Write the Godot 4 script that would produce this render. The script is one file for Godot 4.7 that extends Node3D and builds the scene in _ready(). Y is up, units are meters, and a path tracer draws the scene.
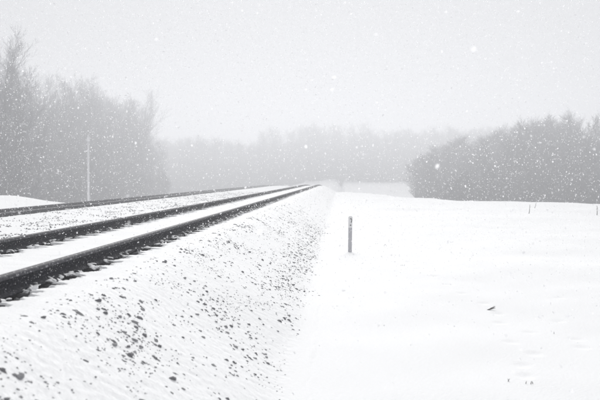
extends Node3D
# Snowfall over a double railway track. The track runs along -Z, the camera stands at the toe of the ballast bank.
# Units are metres; the snow field by the camera lies at y = 0, the railhead of the first track at y = 0.96.

const EYE := Vector3(0, 1.7, 0)
const RAIL_TOP := 0.96            # first track
const RAIL_TOP_B := 0.45          # second track, on a lower bed
const RAILS_A := [-2.57, -4.07]
const RAILS_B := [-12.15, -13.65]
const PITCH := 0.6                # sleeper spacing
const FAR := 1.4                  # the woods are laid out on a plan of this scale

var rng := RandomNumberGenerator.new()
var n_broad := FastNoiseLite.new()
var n_mid := FastNoiseLite.new()
var n_fine := FastNoiseLite.new()
var n_cell := FastNoiseLite.new()
var n_cluster := FastNoiseLite.new()
var mat := {}


func _ready() -> void:
	rng.seed = 20417
	setup_camera()
	setup_light()
	setup_noise()
	setup_materials()
	var ground := build_ground()
	build_ballast(ground)
	build_stones(ground)
	build_track("railway_track", RAILS_A, RAIL_TOP, true, "pair of tall dark rails on the raised stony bank with snow-filled bed", "railway track")
	build_track("railway_track_001", RAILS_B, RAIL_TOP_B, false, "thin half-buried rails on the lower bed in front of the tall bare wood", "railway track")
	build_woods()
	build_marker_post()
	build_mast()
	build_stalks()
	build_snowfall()


# ---------------------------------------------------------------- camera, sky, light

func setup_camera() -> void:
	var cam := Camera3D.new()
	cam.name = "camera"
	cam.fov = 26.48
	cam.near = 0.05
	cam.far = 3000.0
	add_child(cam)
	cam.position = EYE
	cam.rotation = Vector3(deg_to_rad(-1.48), deg_to_rad(2.69), 0)
	cam.current = true
	var lens := CameraAttributesPhysical.new()
	lens.frustum_focal_length = 51.0
	lens.frustum_focus_distance = 16.0
	lens.frustum_near = 0.05
	lens.frustum_far = 3000.0
	lens.exposure_aperture = 3.5
	cam.attributes = lens
	cam.fov = 26.48


func setup_light() -> void:
	var env := Environment.new()
	env.background_mode = Environment.BG_SKY
	var sky := Sky.new()
	var sm := ProceduralSkyMaterial.new()
	sm.sky_top_color = Color(0.77, 0.773, 0.78)
	sm.sky_horizon_color = Color(0.775, 0.778, 0.786)
	sm.sky_curve = 0.25
	sm.ground_bottom_color = Color(0.85, 0.85, 0.86)
	sm.ground_horizon_color = Color(0.85, 0.85, 0.86)
	sky.sky_material = sm
	env.sky = sky
	env.tonemap_mode = Environment.TONE_MAPPER_LINEAR
	env.tonemap_exposure = 2.82
	env.background_energy_multiplier = 0.38
	env.sdfgi_enabled = true
	env.ssao_enabled = true
	env.ssil_enabled = true
	# the snow-filled air: ice crystals scatter light mostly forward
	env.volumetric_fog_enabled = true
	env.volumetric_fog_density = 0.0065
	env.volumetric_fog_albedo = Color(0.958, 0.965, 0.985)
	env.volumetric_fog_anisotropy = 0.4
	var we := WorldEnvironment.new()
	we.name = "world_environment"
	we.environment = env
	add_child(we)
	# the sun behind thick cloud, ahead of the camera: a broad, faint source
	var sun := DirectionalLight3D.new()
	sun.name = "veiled_sun"
	sun.light_energy = 0.5
	sun.light_angular_distance = 30.0
	sun.light_color = Color(1.0, 0.995, 0.985)
	sun.shadow_enabled = true
	sun.sky_mode = DirectionalLight3D.SKY_MODE_LIGHT_ONLY
	add_child(sun)
	sun.rotation = Vector3(deg_to_rad(-24), deg_to_rad(180 + 2), 0)


func setup_noise() -> void:
	for a in [[n_broad, 0.09, 11], [n_mid, 0.55, 23], [n_fine, 4.0, 37], [n_cluster, 0.8, 59]]:
		var n: FastNoiseLite = a[0]
		n.noise_type = FastNoiseLite.TYPE_SIMPLEX_SMOOTH
		n.frequency = a[1]
		n.seed = a[2]
		n.fractal_type = FastNoiseLite.FRACTAL_FBM
		n.fractal_octaves = 2
	n_cell.noise_type = FastNoiseLite.TYPE_CELLULAR
	n_cell.cellular_return_type = FastNoiseLite.RETURN_DISTANCE
	n_cell.frequency = 9.0
	n_cell.seed = 5
	n_cell.fractal_type = FastNoiseLite.FRACTAL_NONE


func noise_texture(freq: float, seed_value: int, ramp: Gradient, normal := false, strength := 4.0, octaves := 4) -> NoiseTexture2D:
	var f := FastNoiseLite.new()
	f.noise_type = FastNoiseLite.TYPE_SIMPLEX
	f.frequency = freq
	f.seed = seed_value
	f.fractal_octaves = octaves
	var t := NoiseTexture2D.new()
	t.width = 512
	t.height = 512
	t.seamless = true
	t.noise = f
	if normal:
		t.as_normal_map = true
		t.bump_strength = strength
	elif ramp:
		t.color_ramp = ramp
	return t


func ramp_of(stops: Array) -> Gradient:
	var g := Gradient.new()
	var at := PackedFloat32Array()
	var cs := PackedColorArray()
	for s in stops:
		at.append(s[0])
		var c: Color = s[1]
		cs.append(c.linear_to_srgb())
	g.offsets = at
	g.colors = cs
	return g


func plain(lin: Color, rough: float, metal := 0.0) -> StandardMaterial3D:
	var m := StandardMaterial3D.new()
	m.albedo_color = lin.linear_to_srgb()
	m.roughness = rough
	m.metallic = metal
	return m


func textured(stops: Array, freq: float, seed_value: int, scale: float, rough: float, bump := 0.0, metal := 0.0) -> StandardMaterial3D:
	var m := StandardMaterial3D.new()
	m.albedo_texture = noise_texture(freq, seed_value, ramp_of(stops))
	m.roughness = rough
	m.metallic = metal
	m.uv1_triplanar = true
	m.uv1_scale = Vector3.ONE * scale
	if bump > 0.0:
		m.normal_enabled = true
		m.normal_scale = bump
		m.normal_texture = noise_texture(freq * 1.6, seed_value + 1, null, true, 6.0)
	return m


func setup_materials() -> void:
	var snow := plain(Color(0.9, 0.905, 0.915), 0.85)
	snow.normal_enabled = true
	snow.normal_scale = 0.35
	snow.normal_texture = noise_texture(0.03, 3, null, true, 5.0)
	snow.uv1_triplanar = true
	snow.uv1_world_triplanar = true
	snow.uv1_scale = Vector3.ONE * 1.4
	mat.snow = snow
	mat.flake = plain(Color(0.91, 0.91, 0.92), 0.9)
	mat.flake.backlight_enabled = true
	mat.flake.backlight = Color(0.93, 0.93, 0.94)
	# rail: dark mill-scale steel with grains of snow stuck to it
	var steel := Color(0.014, 0.0145, 0.02)
	mat.rail = textured([[0.0, steel * 0.6], [0.45, steel * 1.3], [0.7, Color(0.03, 0.031, 0.04)], [0.84, Color(0.07, 0.07, 0.08)], [0.89, Color(0.6, 0.6, 0.62)], [1.0, Color(0.8, 0.8, 0.82)]], 0.02, 71, 2.2, 0.8, 0.5)
	mat.rail.metallic_specular = 0.1
	mat.rail.uv1_world_triplanar = true
	mat.railhead = textured([[0.0, Color(0.035, 0.035, 0.043)], [0.5, Color(0.06, 0.06, 0.07)], [0.76, Color(0.1, 0.1, 0.112)], [0.84, Color(0.6, 0.6, 0.62)], [1.0, Color(0.8, 0.8, 0.82)]], 0.02, 81, 1.5, 0.75)
	mat.railhead.metallic_specular = 0.3
	mat.railhead.uv1_world_triplanar = true
	mat.concrete = textured([[0.0, Color(0.035, 0.035, 0.04)], [1.0, Color(0.09, 0.09, 0.097)]], 0.02, 91, 3.0, 0.9, 0.4)
	mat.stone = [
		textured([[0.0, Color(0.06, 0.06, 0.07)], [0.6, Color(0.15, 0.15, 0.162)], [0.72, Color(0.3, 0.3, 0.31)], [1.0, Color(0.8, 0.8, 0.82)]], 0.03, 101, 9.0, 0.9, 0.5),
		textured([[0.0, Color(0.07, 0.07, 0.078)], [0.5, Color(0.17, 0.17, 0.18)], [0.6, Color(0.24, 0.24, 0.25)], [0.68, Color(0.75, 0.75, 0.77)], [1.0, Color(0.88, 0.88, 0.9)]], 0.012, 111, 9.0, 0.9, 0.5)]
	mat.ballast = textured([[0.0, Color(0.015, 0.015, 0.018)], [0.6, Color(0.04, 0.04, 0.046)], [1.0, Color(0.08, 0.08, 0.088)]], 0.02, 121, 3.0, 0.95, 0.8)
	mat.bark = textured([[0.0, Color(0.045, 0.043, 0.05)], [0.6, Color(0.09, 0.088, 0.1)], [0.75, Color(0.14, 0.14, 0.15)], [1.0, Color(0.4, 0.4, 0.42)]], 0.02, 131, 1.2, 0.95)
	mat.twig = [plain(Color(0.04, 0.039, 0.056), 0.95), plain(Color(0.085, 0.083, 0.105), 0.95), plain(Color(0.19, 0.188, 0.21), 0.95)]
	mat.post = textured([[0.0, Color(0.4, 0.4, 0.43)], [0.6, Color(0.54, 0.54, 0.57)], [1.0, Color(0.7, 0.7, 0.72)]], 0.03, 141, 4.0, 0.9, 0.3)
	mat.white_paint = plain(Color(0.84, 0.84, 0.85), 0.6)
	mat.black_paint = plain(Color(0.03, 0.03, 0.035), 0.6)
	mat.mast = textured([[0.0, Color(0.72, 0.72, 0.74)], [1.0, Color(0.88, 0.88, 0.9)]], 0.03, 151, 1.0, 0.7)
	mat.dry = plain(Color(0.16, 0.155, 0.155), 0.95)


# ---------------------------------------------------------------- naming helpers

func tag(o: Node, label: String, category: String, group := "", kind := "") -> void:
	o.set_meta("label", label)
	o.set_meta("category", category)
	if group != "":
		o.set_meta("group", group)
	if kind != "":
		o.set_meta("kind", kind)


func part(called: String, mesh: Mesh, m: Material, parent: Node) -> MeshInstance3D:
	var o := MeshInstance3D.new()
	o.name = called
	o.mesh = mesh
	o.material_override = m
	parent.add_child(o, true)
	return o


func base(called: String, at: Vector3, turn := 0.0) -> Node3D:
	var o := Node3D.new()
	o.name = called
	add_child(o, true)
	o.position = at
	o.rotation.y = turn
	return o


# ---------------------------------------------------------------- the lie of the land

const BED := [[-34.0, 0.25], [-27.0, 0.72], [-20.0, 0.66], [-17.6, 0.3], [-16.4, 0.08], [-15.4, 0.1], [-14.9, 0.3], [-11.2, 0.31], [-10.6, 0.25], [-7.6, 0.26], [-6.4, 0.32], [-4.95, 0.8], [-4.75, 0.83], [-1.98, 0.81], [-1.8, 0.74], [-0.5, 0.03], [-0.3, 0.0], [900.0, 0.0]]


func bed_at(x: float) -> float:
	if x <= BED[0][0]:
		return BED[0][1]
	for k in range(1, BED.size()):
		if x < BED[k][0]:
			var t: float = (x - BED[k - 1][0]) / (BED[k][0] - BED[k - 1][0])
			return lerpf(BED[k - 1][1], BED[k][1], t)
	return 0.0


# how far the line dips beyond its crest, about a hundred metres on
func dip(z: float, x: float) -> float:
	var s := maxf(0.0, -z - 92.0 - 58.0 * smoothstep(-7.0, -10.5, x))
	return -2.6 * (1.0 - exp(-s * s / 6000.0))


# where the field on the outer side falls away
func field_edge(x: float) -> float:
	var pts := [[-0.4, 112.0], [1.2, 103.0], [6.4, 73.0], [9.0, 65.0], [17.0, 55.5], [40.0, 47.0], [200.0, 40.0]]
	for k in range(1, pts.size()):
		if x < pts[k][0]:
			return lerpf(pts[k - 1][1], pts[k][1], clampf((x - pts[k - 1][0]) / (pts[k][0] - pts[k - 1][0]), 0.0, 1.0))
	return 40.0


const PRINTS := [[0.9, 22.0], [1.02, 20.2], [1.15, 18.6], [1.36, 17.2], [1.42, 15.9], [1.62, 14.7], [1.72, 13.6], [1.8, 12.6], [1.98, 11.7], [2.02, 10.9], [1.9, 10.2], [2.1, 9.5], [1.78, 8.9], [1.88, 8.3], [1.66, 7.8], [1.6, 7.35], [2.5, 9.1], [2.42, 8.6], [2.62, 10.3], [3.1, 12.2], [4.4, 17.5], [5.2, 21.0], [6.9, 25.2], [7.2, 24.8]]


func snow_at(x: float, z: float) -> float:
	var d := -z
	# cross-section of the banks, slightly rounded
	var xb := x
	if x > -1.9 and x < 0.3:
		xb += 0.08 * n_mid.get_noise_2d(11.0, z * 0.4) * smoothstep(-1.8, -0.9, x) * smoothstep(0.3, 0.0, x)
	var y := (bed_at(xb - 0.06) + bed_at(xb) + bed_at(xb + 0.06)) / 3.0
	if x < -15.0:
		# the snow bank beyond the second track ends at about sixty metres
		var m := smoothstep(-17.0, -20.0, x) * smoothstep(26.0, 40.0, d)
		y = lerpf(y, -3.4, smoothstep(-15.6, -18.5, x) * smoothstep(50.0, 71.0, d))
		y += 0.12 * m * n_broad.get_noise_2d(x * 1.2 + 40.0, z)
	if x < -30.0 or d > 330.0:
		y += 0.5 * n_broad.get_noise_2d(x * 0.1, z * 0.1) * smoothstep(60.0, 200.0, d)
	# the line dips beyond its crest; the field has a lip of its own
	var along := smoothstep(1.5, -0.3, x) * smoothstep(-26.0, -17.0, x)
	y += dip(z, x) * along
	if x < 0.6 and d > 180.0:
		y += 3.3 * smoothstep(185.0, 310.0, d) * smoothstep(0.6, -0.6, x) * smoothstep(-24.0, -7.0, x)
	if x > -0.6:
		var lip := field_edge(x)
		var fall := smoothstep(0.0, 14.0, d - lip)
		var out := smoothstep(-0.6, 0.6, x)
		y += out * -2.8 * fall + 3.4 * smoothstep(140.0, 310.0, d) * fall * out
		y += out * 0.10 * n_broad.get_noise_2d(x, z) * smoothstep(0.0, 4.0, x)
		y += out * 0.022 * n_mid.get_noise_2d(x, z * 0.6)
		# old tracks of an animal, softened by new snow
		if x > 0.5 and x < 8.0 and d > 6.5 and d < 27.0:
			for p in PRINTS:
				var dx: float = (x - p[0]) / 0.07
				var dz: float = (d - p[1]) / 0.11
				var q := dx * dx + dz * dz
				if q < 6.0:
					y -= 0.011 * exp(-q) - 0.001 * exp(-(q - 2.5) * (q - 2.5))
	if d < 190.0 and x > -15.2 and x < -0.25:
		var rail_d := 9.0
		for r in RAILS_A:
			rail_d = minf(rail_d, absf(x - r))
		var rail_e := minf(absf(x - RAILS_B[0]), absf(x - RAILS_B[1]))
		# stones under the snow make it lumpy on the open ballast, hardly at all in the track
		var lumpy := 0.0
		if x > -2.15:
			lumpy = smoothstep(-2.15, -1.85, x) * smoothstep(-0.28, -0.6, x)
		elif x < -4.8 and x > -11.7:
			lumpy = 1.0
		if lumpy > 0.0:
			y += lumpy * (-0.007 * n_cell.get_noise_2d(x * 1.7, z * 1.7) - 0.0035 + 0.003 * n_fine.get_noise_2d(x * 1.6, z * 1.6) + 0.004 * n_mid.get_noise_2d(x * 2.0, z * 2.0))
		else:
			y += 0.012 * n_mid.get_noise_2d(x * 2.0, z) + 0.006 * n_fine.get_noise_2d(x * 0.5, z * 0.5)
		# along the rails the snow stays open, in a pocket between every two sleepers
		if rail_d < 0.5:
			var t := absf(fposmod(d + 0.3, PITCH) - 0.3)
			var open := 0.25 if x > RAILS_A[1] and x < -3.5 else 0.2
			var w := lerpf(0.085, open, smoothstep(0.04, 0.13, t)) + 0.1 * n_fine.get_noise_2d(x * 0.6 + 7.0, z * 1.5) + 0.035 * n_mid.get_noise_2d(3.0, z * 2.0)
			var k := smoothstep(w, w + 0.045, rail_d)
			y = lerpf(0.735 + dip(z, x), y, k)
		elif rail_e < 0.4:
			var w2 := 0.085 + 0.03 * n_mid.get_noise_2d(x * 0.2, z * 1.5)
			y = lerpf(0.27 + dip(z, x), y, smoothstep(w2, w2 + 0.07, rail_e))
	return y


func steps(spans: Array) -> PackedFloat32Array:
	# [[from, to, step at from, step at to], ...] -> rising coordinates
	var out := PackedFloat32Array()
	for s in spans:
		var v: float = s[0]
		while v < s[1] - 0.0005:
			out.append(v)
			v += lerpf(s[2], s[3], clampf((v - s[0]) / (s[1] - s[0]), 0.0, 1.0))
	out.append(spans[-1][1])
	return out


func build_ground() -> MeshInstance3D:
	var xs := steps([[-420.0, -30.0, 20.0, 2.0], [-30.0, -16.0, 0.9, 0.4], [-16.0, -14.0, 0.15, 0.05], [-14.0, -13.9, 0.05, 0.03], [-13.9, -13.4, 0.03, 0.03], [-13.4, -12.4, 0.1, 0.1], [-12.4, -11.9, 0.03, 0.03], [-11.9, -5.0, 0.06, 0.05], [-5.0, -4.36, 0.05, 0.05], [-4.36, -3.78, 0.02, 0.02], [-3.78, -2.86, 0.07, 0.07], [-2.86, -2.28, 0.018, 0.018], [-2.28, -0.2, 0.024, 0.024], [-0.2, 3.0, 0.05, 0.05], [3.0, 9.0, 0.07, 0.16], [9.0, 40.0, 0.3, 2.0], [40.0, 420.0, 3.0, 25.0]])
	var ds := steps([[-12.0, 3.2, 2.0, 0.5], [3.2, 12.0, 0.024, 0.026], [12.0, 30.0, 0.03, 0.07], [30.0, 60.0, 0.1, 0.2], [60.0, 130.0, 0.3, 1.2], [130.0, 700.0, 3.0, 40.0]])
	var nx := xs.size()
	var nd := ds.size()
	var v := PackedVector3Array()
	v.resize(nx * nd)
	for j in nd:
		for i in nx:
			v[j * nx + i] = Vector3(xs[i], snow_at(xs[i], -ds[j]), -ds[j])
	var nrm := PackedVector3Array()
	nrm.resize(nx * nd)
	for j in nd:
		var j0 := maxi(j - 1, 0) * nx
		var j1 := mini(j + 1, nd - 1) * nx
		for i in nx:
			var a := v[j * nx + mini(i + 1, nx - 1)] - v[j * nx + maxi(i - 1, 0)]
			var b := v[j1 + i] - v[j0 + i]
			nrm[j * nx + i] = a.cross(b).normalized()
	var idx := PackedInt32Array()
	idx.resize((nx - 1) * (nd - 1) * 6)
	var k := 0
	for j in nd - 1:
		for i in nx - 1:
			var p := j * nx + i
			idx[k] = p
			idx[k + 1] = p + nx
			idx[k + 2] = p + 1
			idx[k + 3] = p + 1
			idx[k + 4] = p + nx
			idx[k + 5] = p + nx + 1
			k += 6
	var arr := []
	arr.resize(Mesh.ARRAY_MAX)
	arr[Mesh.ARRAY_VERTEX] = v
	arr[Mesh.ARRAY_NORMAL] = nrm
	arr[Mesh.ARRAY_INDEX] = idx
	var mesh := ArrayMesh.new()
	mesh.add_surface_from_arrays(Mesh.PRIMITIVE_TRIANGLES, arr)
	var o := part("ground", mesh, mat.snow, self)
	tag(o, "deep fresh snow covering the field and the railway banks", "snow", "", "structure")
	print("ground ", nx, " x ", nd)
	return o


# ---------------------------------------------------------------- ballast and stones

func stone_mesh(seed_value: int) -> ArrayMesh:
	var r := RandomNumberGenerator.new()
	r.seed = seed_value
	var pts := [Vector3.UP, Vector3.DOWN, Vector3.LEFT, Vector3.RIGHT, Vector3.FORWARD, Vector3.BACK]
	var faces := []
	for sy in [0, 1]:
		for f in [[2, 4], [4, 3], [3, 5], [5, 2]]:
			faces.append([pts[sy], pts[f[0]], pts[f[1]]] if sy == 0 else [pts[sy], pts[f[1]], pts[f[0]]])
	var cut := []
	for q in 9:
		cut.append([Vector3(r.randf_range(-1, 1), r.randf_range(-1, 1), r.randf_range(-1, 1)).normalized(), r.randf_range(0.55, 0.85)])
	var st := SurfaceTool.new()
	st.begin(Mesh.PRIMITIVE_TRIANGLES)
	for f in faces:
		var m := [(f[0] + f[1]).normalized(), (f[1] + f[2]).normalized(), (f[2] + f[0]).normalized()]
		for tri in [[f[0], m[0], m[2]], [m[0], f[1], m[1]], [m[2], m[1], f[2]], [m[0], m[1], m[2]]]:
			for p in tri:
				var q: Vector3 = p
				for c in cut:
					var over: float = q.dot(c[0]) - c[1]
					if over > 0.0:
						q -= c[0] * over
				st.set_smooth_group(-1)
				st.add_vertex(q * Vector3(1.0, 0.75, 0.85))
	st.generate_normals()
	return st.commit()


func soft_blob() -> SphereMesh:
	var blob := SphereMesh.new()
	blob.radius = 1.0
	blob.height = 2.0
	blob.radial_segments = 9
	blob.rings = 5
	return blob


func multimesh(called: String, mesh: Mesh, m: Material, places: Array, parent: Node) -> MultiMeshInstance3D:
	var mm := MultiMesh.new()
	mm.transform_format = MultiMesh.TRANSFORM_3D
	mm.mesh = mesh
	mm.instance_count = places.size()
	for k in places.size():
		mm.set_instance_transform(k, places[k])
	var o := MultiMeshInstance3D.new()
	o.name = called
	o.multimesh = mm
	o.material_override = m
	o.set_meta("kind", "stuff")
	parent.add_child(o, true)
	return o


func turned(size: Vector3, at: Vector3) -> Transform3D:
	var b := Basis.from_euler(Vector3(rng.randf_range(-0.5, 0.5), rng.randf_range(0, TAU), rng.randf_range(-0.5, 0.5)))
	return Transform3D(b.scaled_local(size), at)


# the dark stone bed that shows in the open pockets along the rails
func build_ballast(ground: Node) -> void:
	var st := SurfaceTool.new()
	st.begin(Mesh.PRIMITIVE_TRIANGLES)
	for set_ in [[RAILS_A, 0.762], [RAILS_B, 0.285]]:
		for r in set_[0]:
			var half := 0.36 if set_[1] > 0.5 else 0.14
			var cols := 12 if set_[1] > 0.5 else 4
			var ds := steps([[3.0, 20.0, 0.05, 0.06], [20.0, 60.0, 0.2, 0.6], [60.0, 180.0, 3.0, 8.0]])
			for j in ds.size() - 1:
				for i in cols:
					var q := []
					for c in [[0, 0], [0, 1], [1, 0], [1, 1]]:
						var x: float = r - half + 2.0 * half * (i + c[0]) / cols
						var z := -ds[j + c[1]]
						q.append(Vector3(x, set_[1] + dip(z, r) + 0.02 * n_cell.get_noise_2d(x * 1.4, z * 1.4) + 0.012 * n_fine.get_noise_2d(x * 3.0, z * 3.0), z))
					for n in [0, 1, 2, 2, 1, 3]:
						st.add_vertex(q[n])
	st.generate_normals()
	var o := part("ballast", st.commit(), mat.ballast, ground)
	o.set_meta("kind", "stuff")


func build_stones(ground: Node) -> void:
	var shapes := []
	for k in 5:
		shapes.append(stone_mesh(300 + k))
	var spots := []
	# the open shoulder beside the first track
	for k in 34000:
		var d := 3.4 + 77.0 * pow(rng.randf(), 1.3)
		var x := rng.randf_range(-2.05, -0.25)
		var c := n_cluster.get_noise_2d(x * 1.6, -d * 0.9) + 0.4 * n_fine.get_noise_2d(x, -d)
		var keep := 0.04 + 0.42 * smoothstep(0.1, 0.6, c)
		# thicker along the upper lip and, further on, near the toe
		keep += 0.22 * exp(-pow((x + 1.93) / 0.07, 2.0)) * smoothstep(0.0, 0.3, c + 0.15)
		keep += 0.35 * exp(-pow((x + 0.75) / 0.28, 2.0)) * smoothstep(9.0, 14.0, d) * smoothstep(34.0, 24.0, d)
		keep *= (1.0 - 0.85 * smoothstep(16.0, 42.0, d)) * smoothstep(-0.2, -0.75, x + 0.35 * n_mid.get_noise_2d(40.0, d * 0.8))
		if rng.randf() > keep:
			continue
		var s := rng.randf_range(0.012, 0.031) * (1.3 if rng.randf() < 0.1 else 1.0)
		spots.append([s / d, x, d, s])
	spots.sort_custom(func(a, b): return a[0] > b[0])
	var rest := []
	for q in 10:
		rest.append([])
	for k in spots.size():
		var p: Array = spots[k]
		var s: float = p[3]
		var t := turned(Vector3(s * rng.randf_range(0.9, 1.6), s * rng.randf_range(0.8, 1.1), s * rng.randf_range(0.8, 1.3)), Vector3(p[1], snow_at(p[1], -p[2]) + s * rng.randf_range(-0.7, -0.2), -p[2]))
		var shape := rng.randi() % 5
		var tone := rng.randi() % 2
		if k < 300:
			part("stone", shapes[shape], mat.stone[tone], ground).transform = t
		else:
			rest[shape * 2 + tone].append(t)
	# barely bared tips of the stones under the snow
	for k in 13000:
		var d := 3.4 + 26.0 * pow(rng.randf(), 1.3)
		var x := rng.randf_range(-2.1, -0.45)
		if rng.randf() > 0.12 + 0.88 * smoothstep(0.0, 0.55, n_cluster.get_noise_2d(x * 1.6 + 9.0, -d * 0.9)):
			continue
		var s := rng.randf_range(0.005, 0.012)
		rest[(rng.randi() % 5) * 2 + (1 if rng.randf() < 0.75 else 0)].append(turned(Vector3(s * 1.5, s, s), Vector3(x, snow_at(x, -d) - s * rng.randf_range(0.1, 0.6), -d)))
	# the lower bed between the tracks
	for k in 22000:
		var d := 9.0 + 80.0 * pow(rng.randf(), 1.2)
		var x := rng.randf_range(-11.7, -5.0)
		var c := n_cluster.get_noise_2d(x * 0.9, -d * 0.5) + 0.35 * n_fine.get_noise_2d(x * 0.5, -d * 0.5)
		if rng.randf() > 0.05 + 0.75 * smoothstep(-0.1, 0.5, c):
			continue
		var s := rng.randf_range(0.016, 0.034)
		rest[rng.randi() % 10].append(turned(Vector3(s * 1.2, s, s), Vector3(x, snow_at(x, -d) + s * rng.randf_range(-0.3, 0.3), -d)))
	# loose stones in the pockets beside the rails of the first track
	for k in 5000:
		var d := 5.0 + 25.0 * rng.randf()
		var x: float = RAILS_A[k % 2] + rng.randf_range(-0.25, 0.25)
		var s := rng.randf_range(0.018, 0.036)
		rest[rng.randi() % 10].append(turned(Vector3(s * 1.2, s, s), Vector3(x, 0.755 + rng.randf_range(-0.005, 0.012), -d)))
	for q in 10:
		multimesh("stones", shapes[q / 2], mat.stone[q % 2], rest[q], ground)
	print("stones ", spots.size())


# ---------------------------------------------------------------- tracks

func rail_profile() -> PackedVector2Array:
	# half of a flat-bottom rail, from the middle of its foot to the middle of its head; then mirrored
	var h := [Vector2(0.0, 0.0), Vector2(0.070, 0.0), Vector2(0.075, 0.004), Vector2(0.075, 0.011), Vector2(0.045, 0.019), Vector2(0.018, 0.028), Vector2(0.0085, 0.045), Vector2(0.008, 0.10), Vector2(0.013, 0.113), Vector2(0.034, 0.121), Vector2(0.0358, 0.126), Vector2(0.034, 0.150), Vector2(0.029, 0.1575), Vector2(0.018, 0.1598)]
	var out := PackedVector2Array()
	for p in h:
		out.append(p)
	for k in range(h.size() - 1, 0, -1):
		out.append(Vector2(-h[k].x, h[k].y))
	return out


func sweep(profile: PackedVector2Array, at: Vector2, ds: PackedFloat32Array, closed := true) -> ArrayMesh:
	var st := SurfaceTool.new()
	st.begin(Mesh.PRIMITIVE_TRIANGLES)
	var n := profile.size()
	for j in ds.size() - 1:
		var o0 := Vector3(at.x, at.y + dip(-ds[j], at.x), -ds[j])
		var o1 := Vector3(at.x, at.y + dip(-ds[j + 1], at.x), -ds[j + 1])
		for k in (n if closed else n - 1):
			var p := Vector3(profile[k].x, profile[k].y, 0)
			var q := Vector3(profile[(k + 1) % n].x, profile[(k + 1) % n].y, 0)
			st.set_smooth_group(-1)
			for vv in [o0 + p, o1 + p, o0 + q, o0 + q, o1 + p, o1 + q]:
				st.add_vertex(vv)
	st.generate_normals()
	return st.commit()


func sleeper_mesh() -> ArrayMesh:
	# concrete sleeper: trapezoid section, slightly waisted and lower in the middle
	var st := SurfaceTool.new()
	st.begin(Mesh.PRIMITIVE_TRIANGLES)
	var rings := []
	for s in [[-1.3, 0.95, -0.03], [-1.27, 1.0, 0.0], [-0.5, 1.0, 0.0], [-0.3, 0.82, -0.035], [0.3, 0.82, -0.035], [0.5, 1.0, 0.0], [1.27, 1.0, 0.0], [1.3, 0.95, -0.03]]:
		var ring := []
		for p in [Vector2(-0.14, -0.2), Vector2(-0.115, -0.012), Vector2(-0.1, 0.0), Vector2(0.1, 0.0), Vector2(0.115, -0.012), Vector2(0.14, -0.2)]:
			ring.append(Vector3(s[0], p.y + (s[2] if p.y > -0.1 else 0.0), p.x * s[1]))
		rings.append(ring)
	for a in rings.size() - 1:
		for k in 6:
			var k1 := (k + 1) % 6
			for vv in [rings[a][k], rings[a][k1], rings[a + 1][k], rings[a + 1][k], rings[a][k1], rings[a + 1][k1]]:
				st.set_smooth_group(-1)
				st.add_vertex(vv)
	for e in [0, 7]:
		for k in range(1, 5):
			for vv in ([rings[e][0], rings[e][k + 1], rings[e][k]] if e == 0 else [rings[e][0], rings[e][k], rings[e][k + 1]]):
				st.add_vertex(vv)
	st.generate_normals()
	return st.commit()


func tube(points: Array, radii: Array, sides: int, st: SurfaceTool) -> void:
	var frames := []
	for k in points.size():
		var dir: Vector3 = (points[mini(k + 1, points.size() - 1)] - points[maxi(k - 1, 0)]).normalized()
		var u := dir.cross(Vector3(0.31, 0.2, 0.93)).normalized()
		frames.append([u, dir.cross(u)])
	for k in points.size() - 1:
		for s in sides:
			var a := TAU * s / sides
			var b := TAU * (s + 1) / sides
			var p: Vector3 = points[k] + (frames[k][0] * cos(a) + frames[k][1] * sin(a)) * radii[k]
			var q: Vector3 = points[k] + (frames[k][0] * cos(b) + frames[k][1] * sin(b)) * radii[k]
			var p2: Vector3 = points[k + 1] + (frames[k + 1][0] * cos(a) + frames[k + 1][1] * sin(a)) * radii[k + 1]
			var q2: Vector3 = points[k + 1] + (frames[k + 1][0] * cos(b) + frames[k + 1][1] * sin(b)) * radii[k + 1]
			st.set_smooth_group(0)
			st.add_vertex(p)
			st.add_vertex(q)
			st.add_vertex(p2)
			if radii[k + 1] > 0.0006:
				st.add_vertex(p2)
				st.add_vertex(q)
				st.add_vertex(q2)


func clip_mesh(lift: float, radius: float) -> ArrayMesh:
	# a sprung steel clip bent in a loop over the rail foot
	var pts := []
	var rad := []
	for k in 13:
		var t := k / 12.0
		var a := lerpf(-0.35, PI + 0.5, t)
		pts.append(Vector3(0.03 - 0.042 * cos(a) * (1.0 - 0.3 * t), 0.008 + 0.026 * sin(a) * (1.0 - 0.2 * t) + lift, -0.06 + 0.12 * t))
		rad.append(radius * (0.6 if k == 0 or k == 12 else 1.0))
	var st := SurfaceTool.new()
	st.begin(Mesh.PRIMITIVE_TRIANGLES)
	tube(pts, rad, 6, st)
	st.generate_normals()
	return st.commit()


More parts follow.
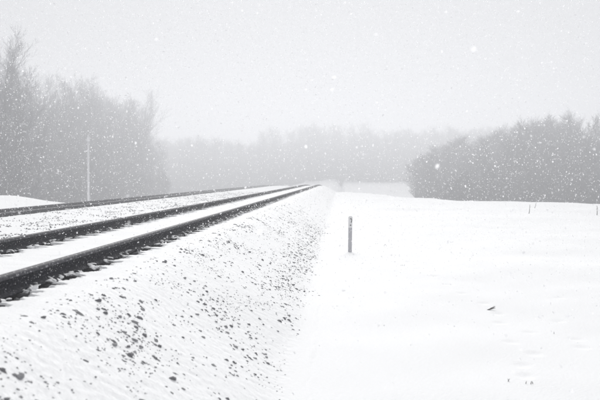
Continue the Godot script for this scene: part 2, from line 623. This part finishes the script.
# lumps of snow lying on the foot of a rail, against its web and on the sleepers beside it
func clinging_snow(rail: Node, x: float, y: float) -> void:
	var lists := [[], []]
	for k in 800:
		var d := 4.5 + 42.0 * pow(rng.randf(), 1.4)
		var t := absf(fposmod(d + 0.3, PITCH) - 0.3)
		var side := 1.0 if k % 3 else -1.0
		var s := rng.randf_range(0.006, 0.02)
		var off := rng.randf_range(0.02, 0.085)
		var up := 0.03 - 0.02 * smoothstep(0.02, 0.06, off)
		if t > 0.12:
			if n_fine.get_noise_2d(d * 0.4, x) < -0.05:
				continue
		else:
			off = rng.randf_range(0.06, 0.15)
			up = 0.012
			s *= 1.4
		lists[k % 2].append(turned(Vector3(s * 1.4, s * 0.55, s * rng.randf_range(1.4, 3.0)), Vector3(x + side * off, y + up, -d)))
	# grains stuck to the web and the underside of the head
	for k in 300:
		var d := 4.5 + 30.0 * pow(rng.randf(), 1.4)
		var s := rng.randf_range(0.002, 0.0055)
		lists[k % 2].append(turned(Vector3(s, s, s), Vector3(x + 0.0095, y + rng.randf_range(0.04, 0.12), -d)))
	for q in 2:
		multimesh("stuck_snow", soft_blob(), mat.snow, lists[q], rail)


func build_track(called: String, rails: Array, top: float, detailed: bool, label: String, category: String) -> void:
	var root := base(called, Vector3.ZERO)
	tag(root, label, category)
	var ds := steps([[0.5, 90.0, 4.0, 6.0], [90.0, 180.0, 4.0, 8.0]])
	var prof := rail_profile()
	for r in rails:
		var rail := part("rail", sweep(prof, Vector2(r, top - 0.16), ds), mat.rail, root)
		var crown := PackedVector2Array([Vector2(0.0372, 0.1255), Vector2(0.0355, 0.151), Vector2(0.030, 0.1588), Vector2(0.018, 0.1612), Vector2(0.0, 0.1618), Vector2(-0.018, 0.1612), Vector2(-0.030, 0.1588), Vector2(-0.0355, 0.151), Vector2(-0.0372, 0.1255)])
		part("worn_head", sweep(crown, Vector2(r, top - 0.16), ds, false), mat.railhead, rail)
		if detailed:
			clinging_snow(rail, r, top - 0.16)
	if not detailed:
		return
	var sm := sleeper_mesh()
	var cm := clip_mesh(0.0, 0.0095)
	var mid: float = (rails[0] + rails[1]) * 0.5
	for k in range(7, 72):
		var d := k * PITCH
		var s := part("sleeper", sm, mat.concrete, root)
		s.position = Vector3(mid + rng.randf_range(-0.015, 0.015), top - 0.163, -d + rng.randf_range(-0.015, 0.015))
		if k > 46:
			continue
		for r in rails:
			for side in [-1, 1]:
				var c := part("rail_clip", cm, mat.rail, s)
				c.position = Vector3(r - s.position.x + side * 0.085, 0.0, rng.randf_range(-0.02, 0.02))
				c.rotation.y = 0.0 if side > 0 else PI


# ---------------------------------------------------------------- woods

func cone(a: Vector3, b: Vector3, r: float, st: SurfaceTool) -> void:
	var dir := (b - a).normalized()
	var u := dir.cross(Vector3(0.31, 0.2, 0.93)).normalized() * r
	var w := dir.cross(u)
	var p := [a + u, a - u * 0.5 + w * 0.866, a - u * 0.5 - w * 0.866]
	for k in 3:
		st.add_vertex(p[k])
		st.add_vertex(p[(k + 1) % 3])
		st.add_vertex(b)


func lean(dir: Vector3, angle: float, r: RandomNumberGenerator) -> Vector3:
	var axis := dir.cross(Vector3(r.randf_range(-1, 1), r.randf_range(-1, 1), r.randf_range(-1, 1))).normalized()
	return dir.rotated(axis, angle)


# one bare broadleaf tree: [trunk with limbs, crown of branches and twigs]
func tree_meshes(seed_value: int, height: float, spread: float, clear: float, limbs: int, stems: int, thick: float) -> Array:
	var r := RandomNumberGenerator.new()
	r.seed = seed_value
	var wood := SurfaceTool.new()
	wood.begin(Mesh.PRIMITIVE_TRIANGLES)
	var fine := SurfaceTool.new()
	fine.begin(Mesh.PRIMITIVE_TRIANGLES)
	for s in stems:
		var h := height * (1.0 if s == 0 else r.randf_range(0.65, 0.95))
		var pts := []
		var rad := []
		var p := Vector3(0, -0.3, 0)
		if s > 0:
			p += Vector3(r.randf_range(-0.3, 0.3), 0, r.randf_range(-0.3, 0.3))
		var dir := lean(Vector3.UP, r.randf_range(0.0, 0.08) if s == 0 else r.randf_range(0.12, 0.4), r)
		for k in 9:
			pts.append(p)
			rad.append(h * 0.016 * pow(1.0 - k / 8.6, 0.8) + 0.012)
			dir = (lean(dir, r.randf_range(0.0, 0.12), r) + Vector3.UP * 0.12).normalized()
			p += dir * h * 0.94 / 8.0
		tube(pts, rad, 6, wood)
		for l in limbs:
			var t := lerpf(clear, 0.98, (l + r.randf()) / limbs)
			var f := t * 8.0
			var k := mini(int(f), 7)
			var at: Vector3 = pts[k].lerp(pts[k + 1], f - k)
			var round_ := sin(PI * clampf((t - clear * 0.6) / (1.08 - clear * 0.6), 0.05, 1.0))
			var length := spread * (0.3 + 0.75 * round_) * r.randf_range(0.75, 1.15)
			var az := r.randf_range(0, TAU)
			var d := (Vector3(cos(az), 0, sin(az)) + Vector3.UP * lerpf(0.45, 1.7, t)).normalized()
			var lp := [at]
			var lr := [rad[k] * 0.5 + 0.004]
			var q := at
			for m in 4:
				d = (lean(d, r.randf_range(0.0, 0.25), r) + Vector3.UP * 0.16).normalized()
				q += d * length / 4.0
				lp.append(q)
				lr.append(lerpf(lr[0], 0.008, (m + 1) / 4.0))
			tube(lp, lr, 4, wood)
			for b in 9:
				var u := lerpf(0.18, 1.0, (b + r.randf()) / 9.0) * 4.0
				var m := mini(int(u), 3)
				var ba: Vector3 = lp[m].lerp(lp[m + 1], u - m)
				var bd := (lean((lp[m + 1] - lp[m]).normalized(), r.randf_range(0.4, 0.9), r) + Vector3.UP * 0.3).normalized()
				var bl := length * r.randf_range(0.3, 0.55)
				var be := ba + bd * bl
				cone(ba, be, 0.014 * thick, fine)
				for w in 7:
					var wa := ba.lerp(be, r.randf_range(0.15, 0.95))
					var wd := (lean(bd, r.randf_range(0.35, 0.85), r) + Vector3.UP * 0.25).normalized()
					var we := wa + wd * r.randf_range(0.45, 1.0)
					cone(wa, we, 0.0095 * thick, fine)
					for x in 2:
						var xa := wa.lerp(we, r.randf_range(0.25, 0.85))
						cone(xa, xa + (lean(wd, r.randf_range(0.35, 0.8), r) + Vector3.UP * 0.15).normalized() * r.randf_range(0.25, 0.5), 0.008 * thick, fine)
	wood.generate_normals()
	fine.generate_normals()
	return [wood.commit(), fine.commit()]


func make_tree(called: String, meshes: Array, tone: int) -> Node3D:
	var root := Node3D.new()
	root.name = called
	part("trunk", meshes[0], mat.bark, root)
	part("crown", meshes[1], mat.twig[tone], root)
	return root


func build_woods() -> void:
	var tall := []
	for k in 5:
		tall.append(tree_meshes(900 + k, 15.0, 4.4, 0.08, 26, 1 + k % 2, 1.0))
	var low := []
	for k in 4:
		low.append(tree_meshes(950 + k, 9.0, 2.8, 0.05, 13, 2, 1.25))
	var bush := []
	for k in 2:
		bush.append(tree_meshes(980 + k, 4.2, 1.5, 0.03, 6, 4, 1.2))
	print("tree meshes done")
	# the tall wood beyond the second track: rows going back, height by place along its edge
	var spots := []
	# [pixel-free plan: x, distance, height, kind]
	var of_wood := "leafless trees of the wood beyond the second track"
	plant("bare_tree", tall, [-26.4, 64.0, 15.8], "tallest leafless tree, standing ahead of the wood beyond the second track", of_wood)
	plant("bare_tree", tall, [-28.3, 68.0, 16.2], "tall leafless tree close beside the tallest one at the wood edge", of_wood)
	plant("bare_tree", tall, [-28.6, 78.0, 11.0], "lower leafless tree between the tallest tree and the rest of the wood", of_wood)
	for p in [[-27.0, 71.0, 14.6], [-30.8, 73.0, 16.0], [-25.6, 67.0, 12.6], [-32.0, 80.0, 15.5]]:
		plant("bare_tree", tall, p, "leafless tree crowded round the tallest one at the wood edge", of_wood)
	for row in 5:
		for k in 14:
			var t := (k + rng.randf_range(-0.45, 0.45)) / 13.0
			var d := lerpf(75.0, 138.0, t) + row * 5.5 + rng.randf_range(-2.0, 2.0)
			var x := lerpf(-34.5, -29.5, t) - row * 2.0 + rng.randf_range(-0.9, 0.9)
			spots.append([x, d, rng.randf_range(12.6, 16.4) + 1.4 * smoothstep(0.2, 0.5, t) - 1.0 * smoothstep(0.15, 0.0, t) - 6.0 * smoothstep(0.78, 1.0, t)])
	for s in spots:
		plant("bare_tree", tall, s, "tall leafless broadleaf tree in the wood beyond the second track", of_wood)
	# undergrowth along the foot of that wood
	for k in 44:
		var t := (k + rng.randf_range(-0.3, 0.3)) / 43.0
		plant("bare_bush", bush, [lerpf(-31.0, -28.0, t) + rng.randf_range(-1.0, 1.0), lerpf(71.0, 134.0, t) + rng.randf_range(-2.0, 2.0), rng.randf_range(3.2, 5.0)], "low leafless bush at the foot of the tall wood", "bushes at the foot of the tall wood")
	# the rounded copse below the lip of the field
	for row in 5:
		for k in 16:
			var t := (k + rng.randf_range(-0.35, 0.35)) / 15.0
			var x := lerpf(13.5, 37.0, t) + rng.randf_range(-0.6, 0.6)
			var d := 96.0 + row * 4.5 + rng.randf_range(-1.5, 1.5)
			var h := lerpf(5.2, 11.0, smoothstep(-0.2, 0.5, t)) - 1.9 * smoothstep(0.52, 0.8, t) + rng.randf_range(-0.5, 0.5)
			plant("copse_tree", low, [x, d, h], "many-stemmed leafless tree in the rounded copse below the field edge", "leafless trees of the rounded copse")
	for k in 30:
		var t := (k + rng.randf_range(-0.3, 0.3)) / 29.0
		plant("copse_bush", bush, [lerpf(12.0, 34.0, t), 91.5 + rng.randf_range(-1.5, 1.5), rng.randf_range(3.4, 5.2)], "low leafless bush at the foot of the rounded copse", "bushes at the foot of the rounded copse")
	for k in 18:
		plant("hazy_bush", low, [lerpf(13.6, 20.5, k / 17.0) + rng.randf_range(-0.5, 0.5), 146.0 + rng.randf_range(-6.0, 6.0), rng.randf_range(3.2, 4.6) + 1.8 * k / 17.0], "pale leafless bush half lost in haze beside the rounded copse", "pale bushes beside the rounded copse", 1.5)
	for k in 9:
		plant("hazy_bush", low, [lerpf(11.6, 16.5, k / 8.0) + rng.randf_range(-0.5, 0.5), 122.0 + rng.randf_range(-4.0, 4.0), rng.randf_range(3.0, 4.2) + 2.0 * k / 8.0], "pale leafless bush half lost in haze beside the rounded copse", "pale bushes beside the rounded copse", 1.3)
	for k in 22:
		plant("hazy_bush", bush, [lerpf(10.5, 15.2, k / 21.0) + rng.randf_range(-0.3, 0.3), 110.0 + rng.randf_range(-7.0, 7.0), rng.randf_range(2.0, 3.4) + 1.8 * k / 21.0], "pale leafless bush half lost in haze beside the rounded copse", "pale bushes beside the rounded copse", 1.5)
	# the far wood across the line, one grey mass in the falling snow
	var far := Node3D.new()
	far.name = "far_wood"
	add_child(far)
	tag(far, "far-off wood showing as one pale grey band in the haze", "wood", "", "stuff")
	var stands := []
	for v in 3:
		var st := SurfaceTool.new()
		for k in 14:
			var h := FAR * rng.randf_range(12.2, 13.9) / 15.4
			var b := Basis.from_euler(Vector3(0, rng.randf_range(0, TAU), 0)).scaled(Vector3(h * 1.15, h, h * 1.15))
			var at := Vector3(-16.0 + 32.0 * (k + rng.randf()) / 14.0, -0.2, rng.randf_range(-24.0, 24.0))
			for q in 2:
				st.append_from(tall[(v * 3 + k) % 5][q], 0, Transform3D(b, at))
		for k in 9:
			var b := Basis.from_euler(Vector3(0, rng.randf_range(0, TAU), 0)).scaled(Vector3(2.2, rng.randf_range(0.9, 1.7), 2.2))
			st.append_from(bush[k % 2][1], 0, Transform3D(b, Vector3(rng.randf_range(-13.0, 13.0), -0.1, rng.randf_range(8.0, 34.0))))
		stands.append(st.commit())
	for k in 66:
		var x := lerpf(-240.0, 215.0, k / 65.0) + rng.randf_range(-2.0, 2.0)
		var d := 318.0 - 0.0007 * x * x + rng.randf_range(-6.0, 6.0)
		var o := part("trees", stands[rng.randi() % 3], mat.twig[0], far)
		o.position = Vector3(x, snow_at(x, -d), -d)
		o.rotation.y = rng.randf_range(-0.25, 0.25)
		o.scale = Vector3(1.0 if rng.randf() < 0.5 else -1.0, rng.randf_range(0.82, 1.08), 1.0)


var prototypes := {}
var planted := {}

func plant(called: String, kinds: Array, spot: Array, label: String, group: String, wide := 1.0) -> void:
	var v := rng.randi() % kinds.size()
	var tone := rng.randi() % 3
	var key := "%s %d %d" % [called, v, tone]
	var o: Node3D
	if prototypes.has(key):
		o = prototypes[key].duplicate()
	else:
		o = make_tree(called, kinds[v], tone)
		prototypes[key] = o
	planted[called] = planted.get(called, -1) + 1
	o.name = called if planted[called] == 0 else "%s_%03d" % [called, planted[called]]
	add_child(o)
	var x: float = spot[0] * FAR
	var d: float = spot[1] * FAR
	o.position = Vector3(x, snow_at(x, -d) - 0.05 - 0.6 * (wide - 1.0), -d)
	o.rotation.y = rng.randf_range(0, TAU)
	var full := kinds[v][1].get_aabb().end.y as float
	var s: float = spot[2] * FAR / full
	o.scale = Vector3(s * wide * rng.randf_range(0.92, 1.1), s, s * wide * rng.randf_range(0.92, 1.1))
	tag(o, label, "bush" if called.ends_with("bush") else "tree", group)


# ---------------------------------------------------------------- small things

func prism(outline: Array, y0: float, y1: float, st: SurfaceTool, shrink := 1.0) -> void:
	var n := outline.size()
	for k in n:
		var a: Vector2 = outline[k]
		var b: Vector2 = outline[(k + 1) % n]
		var q := [Vector3(a.x, y0, a.y), Vector3(b.x, y0, b.y), Vector3(a.x * shrink, y1, a.y * shrink), Vector3(b.x * shrink, y1, b.y * shrink)]
		st.set_smooth_group(-1)
		for i in [0, 1, 2, 2, 1, 3]:
			st.add_vertex(q[i])
	for k in range(1, n - 1):
		for i in [0, k, k + 1]:
			st.add_vertex(Vector3(outline[i].x * shrink, y1, outline[i].y * shrink))


func build_marker_post() -> void:
	var d := 19.6
	var at := Vector3(0.23, 0, -d)
	at.y = snow_at(at.x, at.z)
	var root := base("marker_post", at, deg_to_rad(8))
	root.rotation.z = deg_to_rad(-0.8)
	tag(root, "short grey lineside post with white top bearing dark marks, alone in smooth snow", "post")
	var w := 0.04
	var c := 0.008
	var out := [Vector2(-w, -w + c), Vector2(-w, w - c), Vector2(-w + c, w), Vector2(w - c, w), Vector2(w, w - c), Vector2(w, -w + c), Vector2(w - c, -w), Vector2(-w + c, -w)]
	out.reverse()
	var st := SurfaceTool.new()
	st.begin(Mesh.PRIMITIVE_TRIANGLES)
	prism(out, -0.15, 0.56, st)
	st.generate_normals()
	part("shaft", st.commit(), mat.post, root)
	st = SurfaceTool.new()
	st.begin(Mesh.PRIMITIVE_TRIANGLES)
	var wide := []
	for p in out:
		wide.append(p * 1.06)
	prism(wide, 0.56, 0.80, st)
	st.generate_normals()
	var head := part("head", st.commit(), mat.white_paint, root)
	# the painted marks on the face towards the line's walker: a hooked stroke and a dot below
	st = SurfaceTool.new()
	st.begin(Mesh.PRIMITIVE_TRIANGLES)
	var hook := []
	var rad := []
	for k in 9:
		var a := lerpf(2.5, -1.2, k / 8.0)
		hook.append(Vector3(0.006 + 0.022 * cos(a), 0.735 + 0.034 * sin(a) - (0.012 * maxf(0.0, k - 6.0)), 0.0405))
		rad.append(0.0085)
	tube(hook, rad, 6, st)
	st.generate_normals()
	part("mark", st.commit(), mat.black_paint, head)
	st = SurfaceTool.new()
	st.begin(Mesh.PRIMITIVE_TRIANGLES)
	tube([Vector3(-0.014, 0.618, 0.0405), Vector3(0.0, 0.622, 0.0405), Vector3(0.016, 0.615, 0.0405)], [0.01, 0.018, 0.008], 6, st)
	st.generate_normals()
	part("mark", st.commit(), mat.black_paint, head)
	st = SurfaceTool.new()
	st.begin(Mesh.PRIMITIVE_TRIANGLES)
	prism(wide, 0.801, 0.825, st, 0.62)
	st.generate_normals()
	part("snow_cap", st.commit(), mat.snow, root)


func build_mast() -> void:
	var d := 62.0
	var x := -18.55
	var root := base("signal_mast", Vector3(x, snow_at(x, -d) - 0.05, -d))
	tag(root, "slender pale mast with a small box at its head before the tall wood", "mast")
	var st := SurfaceTool.new()
	st.begin(Mesh.PRIMITIVE_TRIANGLES)
	var tip := 4.9 - root.position.y
	tube([Vector3(0, -0.2, 0), Vector3(0, tip * 0.5, 0), Vector3(0, tip - 0.04, 0), Vector3(0, tip, 0)], [0.08, 0.072, 0.062, 0.0], 10, st)
	st.generate_normals()
	part("pole", st.commit(), mat.mast, root)
	st = SurfaceTool.new()
	st.begin(Mesh.PRIMITIVE_TRIANGLES)
	var sq := [Vector2(-0.1, -0.08), Vector2(0.1, -0.08), Vector2(0.1, 0.08), Vector2(-0.1, 0.08)]
	prism(sq, tip - 0.5, tip - 0.2, st, 0.92)
	st.generate_normals()
	var b := part("head_box", st.commit(), mat.mast, root)
	b.position = Vector3(0.02, 0, 0.05)
	st = SurfaceTool.new()
	st.begin(Mesh.PRIMITIVE_TRIANGLES)
	prism(sq, 0.0, 0.35, st, 0.9)
	st.generate_normals()
	part("foot", st.commit(), mat.mast, root)


func stalk(called: String, x: float, d: float, h: float, r: float, tilt: float, twigs: int, label: String, group: String) -> void:
	var root := base(called, Vector3(x, snow_at(x, -d), -d))
	root.rotation.z = tilt
	tag(root, label, "dry plant", group)
	var st := SurfaceTool.new()
	st.begin(Mesh.PRIMITIVE_TRIANGLES)
	var pts := []
	var rad := []
	for k in 6:
		var t := k / 5.0
		pts.append(Vector3(0.06 * h * sin(t * 2.2) + rng.randf_range(-0.01, 0.01) * h, -0.06 + (h + 0.06) * t, rng.randf_range(-0.01, 0.01) * h))
		rad.append(r * (1.0 - 0.55 * t))
	tube(pts, rad, 5, st)
	st.generate_normals()
	part("stem", st.commit(), mat.dry, root)
	for k in twigs:
		st = SurfaceTool.new()
		st.begin(Mesh.PRIMITIVE_TRIANGLES)
		var a: Vector3 = pts[3 + k % 2]
		tube([a, a + Vector3(rng.randf_range(-0.1, 0.1), 0.1, rng.randf_range(-0.05, 0.05)) * h, a + Vector3(rng.randf_range(-0.16, 0.16), 0.22, rng.randf_range(-0.08, 0.08)) * h], [r * 0.5, r * 0.4, r * 0.15], 4, st)
		st.generate_normals()
		part("twig", st.commit(), mat.dry, root)


func build_stalks() -> void:
	# dead weeds on the lip of the field
	stalk("dead_stalk", 9.0, 41.0, 0.44, 0.02, deg_to_rad(-3), 1, "tall dead weed stalk beside a short leaning one on the open field", "")
	stalk("dead_stalk_001", 11.3, 50.0, 0.36, 0.018, deg_to_rad(-14), 1, "short leaning dead weed stalk near the lip of the field", "")
	stalk("dead_stalk_002", 12.2, 41.0, 0.46, 0.022, deg_to_rad(3), 1, "single upright dead weed stalk on the field before the copse", "")
	stalk("dead_stalk_003", 9.42, 31.0, 0.24, 0.016, deg_to_rad(-5), 3, "branched dead weed stalk low in the open field snow", "")
	# grass tips poking out of the snow
	var tips := [[1.94, 11.2], [1.43, 7.15], [1.56, 7.05], [2.37, 9.4], [0.95, 22.0], [1.12, 21.2], [6.75, 25.0], [7.0, 24.6], [1.2, 16.4]]
	for k in tips.size():
		var x: float = tips[k][0]
		var d: float = tips[k][1]
		var root := base("grass_tuft" if k == 0 else "grass_tuft_%03d" % k, Vector3(x, snow_at(x, -d), -d), rng.randf_range(0, TAU))
		tag(root, "flattened tuft of bent dry grass lying by the animal prints" if k == 0 else "few dry grass tips poking through the smooth field snow", "grass", "" if k == 0 else "grass tips in the smooth snow")
		if k == 0:
			root.rotation.y = 0.0
		for b in (7 if k == 0 else 1 + k % 3):
			var st := SurfaceTool.new()
			st.begin(Mesh.PRIMITIVE_TRIANGLES)
			var l := 0.09 if k == 0 else rng.randf_range(0.015, 0.035)
			var az := rng.randf_range(-0.6, 0.2) if k == 0 else rng.randf_range(0, TAU)
			var dir := Vector3(cos(az), 0, sin(az))
			var p0 := Vector3(rng.randf_range(-0.03, 0.03), 0, rng.randf_range(-0.03, 0.03))
			var lean_ := dir * rng.randf_range(0.1, 0.9) if k > 0 else dir * rng.randf_range(1.2, 3.0)
			var way := (Vector3.UP + lean_).normalized() * l
			tube([p0 - way * 0.4, p0 + way * 0.4, p0 + way * 0.8 + dir * l * 0.04, p0 + way + dir * l * 0.12], [0.0032, 0.003, 0.0022, 0.001], 4, st)
			st.generate_normals()
			part("blade", st.commit(), mat.dry, root)


# ---------------------------------------------------------------- falling snow

# a clump of crystals: a ragged, cupped disc
func flake_mesh(seed_value: int) -> ArrayMesh:
	var r := RandomNumberGenerator.new()
	r.seed = seed_value
	var rim := []
	for k in 10:
		var a := TAU * k / 10.0
		var q := r.randf_range(0.75, 1.15)
		rim.append(Vector3(cos(a) * q, r.randf_range(-0.1, 0.35), sin(a) * q))
	var st := SurfaceTool.new()
	st.begin(Mesh.PRIMITIVE_TRIANGLES)
	for k in 10:
		for p in [Vector3(0, -0.15, 0), rim[(k + 1) % 10], rim[k]]:
			st.set_smooth_group(0)
			st.add_vertex(p)
	st.generate_normals()
	return st.commit()


func build_snowfall() -> void:
	var r := RandomNumberGenerator.new()
	r.seed = 777
	var shapes := [flake_mesh(41), flake_mesh(42)]
	var lists := [[], []]
	var count := 0
	# flakes fill the air around the line as far as single ones can be made out
	for k in 190000:
		var d := 1.5 + 21.0 * pow(r.randf(), 0.5)
		var side := r.randf_range(-1.0, 1.0)
		var half := 2.0 + d * 0.42
		var x := side * half - d * 0.047
		var y := r.randf_range(0.05, 10.0)
		if r.randf() > half / 10.9 or y > 2.7 + d * 0.25 or y < snow_at(x, -d) + 0.03:
			continue
		var s := 0.0066 * exp(r.randfn(0.0, 0.45))
		s = minf(s, 0.0115)
		if d < 2.6:
			s = minf(s, 0.0055)
		var b := Basis.from_euler(Vector3(r.randf_range(0, TAU), r.randf_range(0, TAU), 0)).scaled_local(Vector3(s, s * r.randf_range(0.7, 1.1), s))
		lists[k % 2].append(Transform3D(b, Vector3(x, y, -d)))
		count += 1
	var root := Node3D.new()
	root.name = "falling_snow"
	add_child(root)
	tag(root, "countless white snowflakes falling through the air over the track", "snowflakes", "", "stuff")
	for q in 2:
		multimesh("flakes", shapes[q], mat.flake, lists[q], root)
	print("flakes ", count)
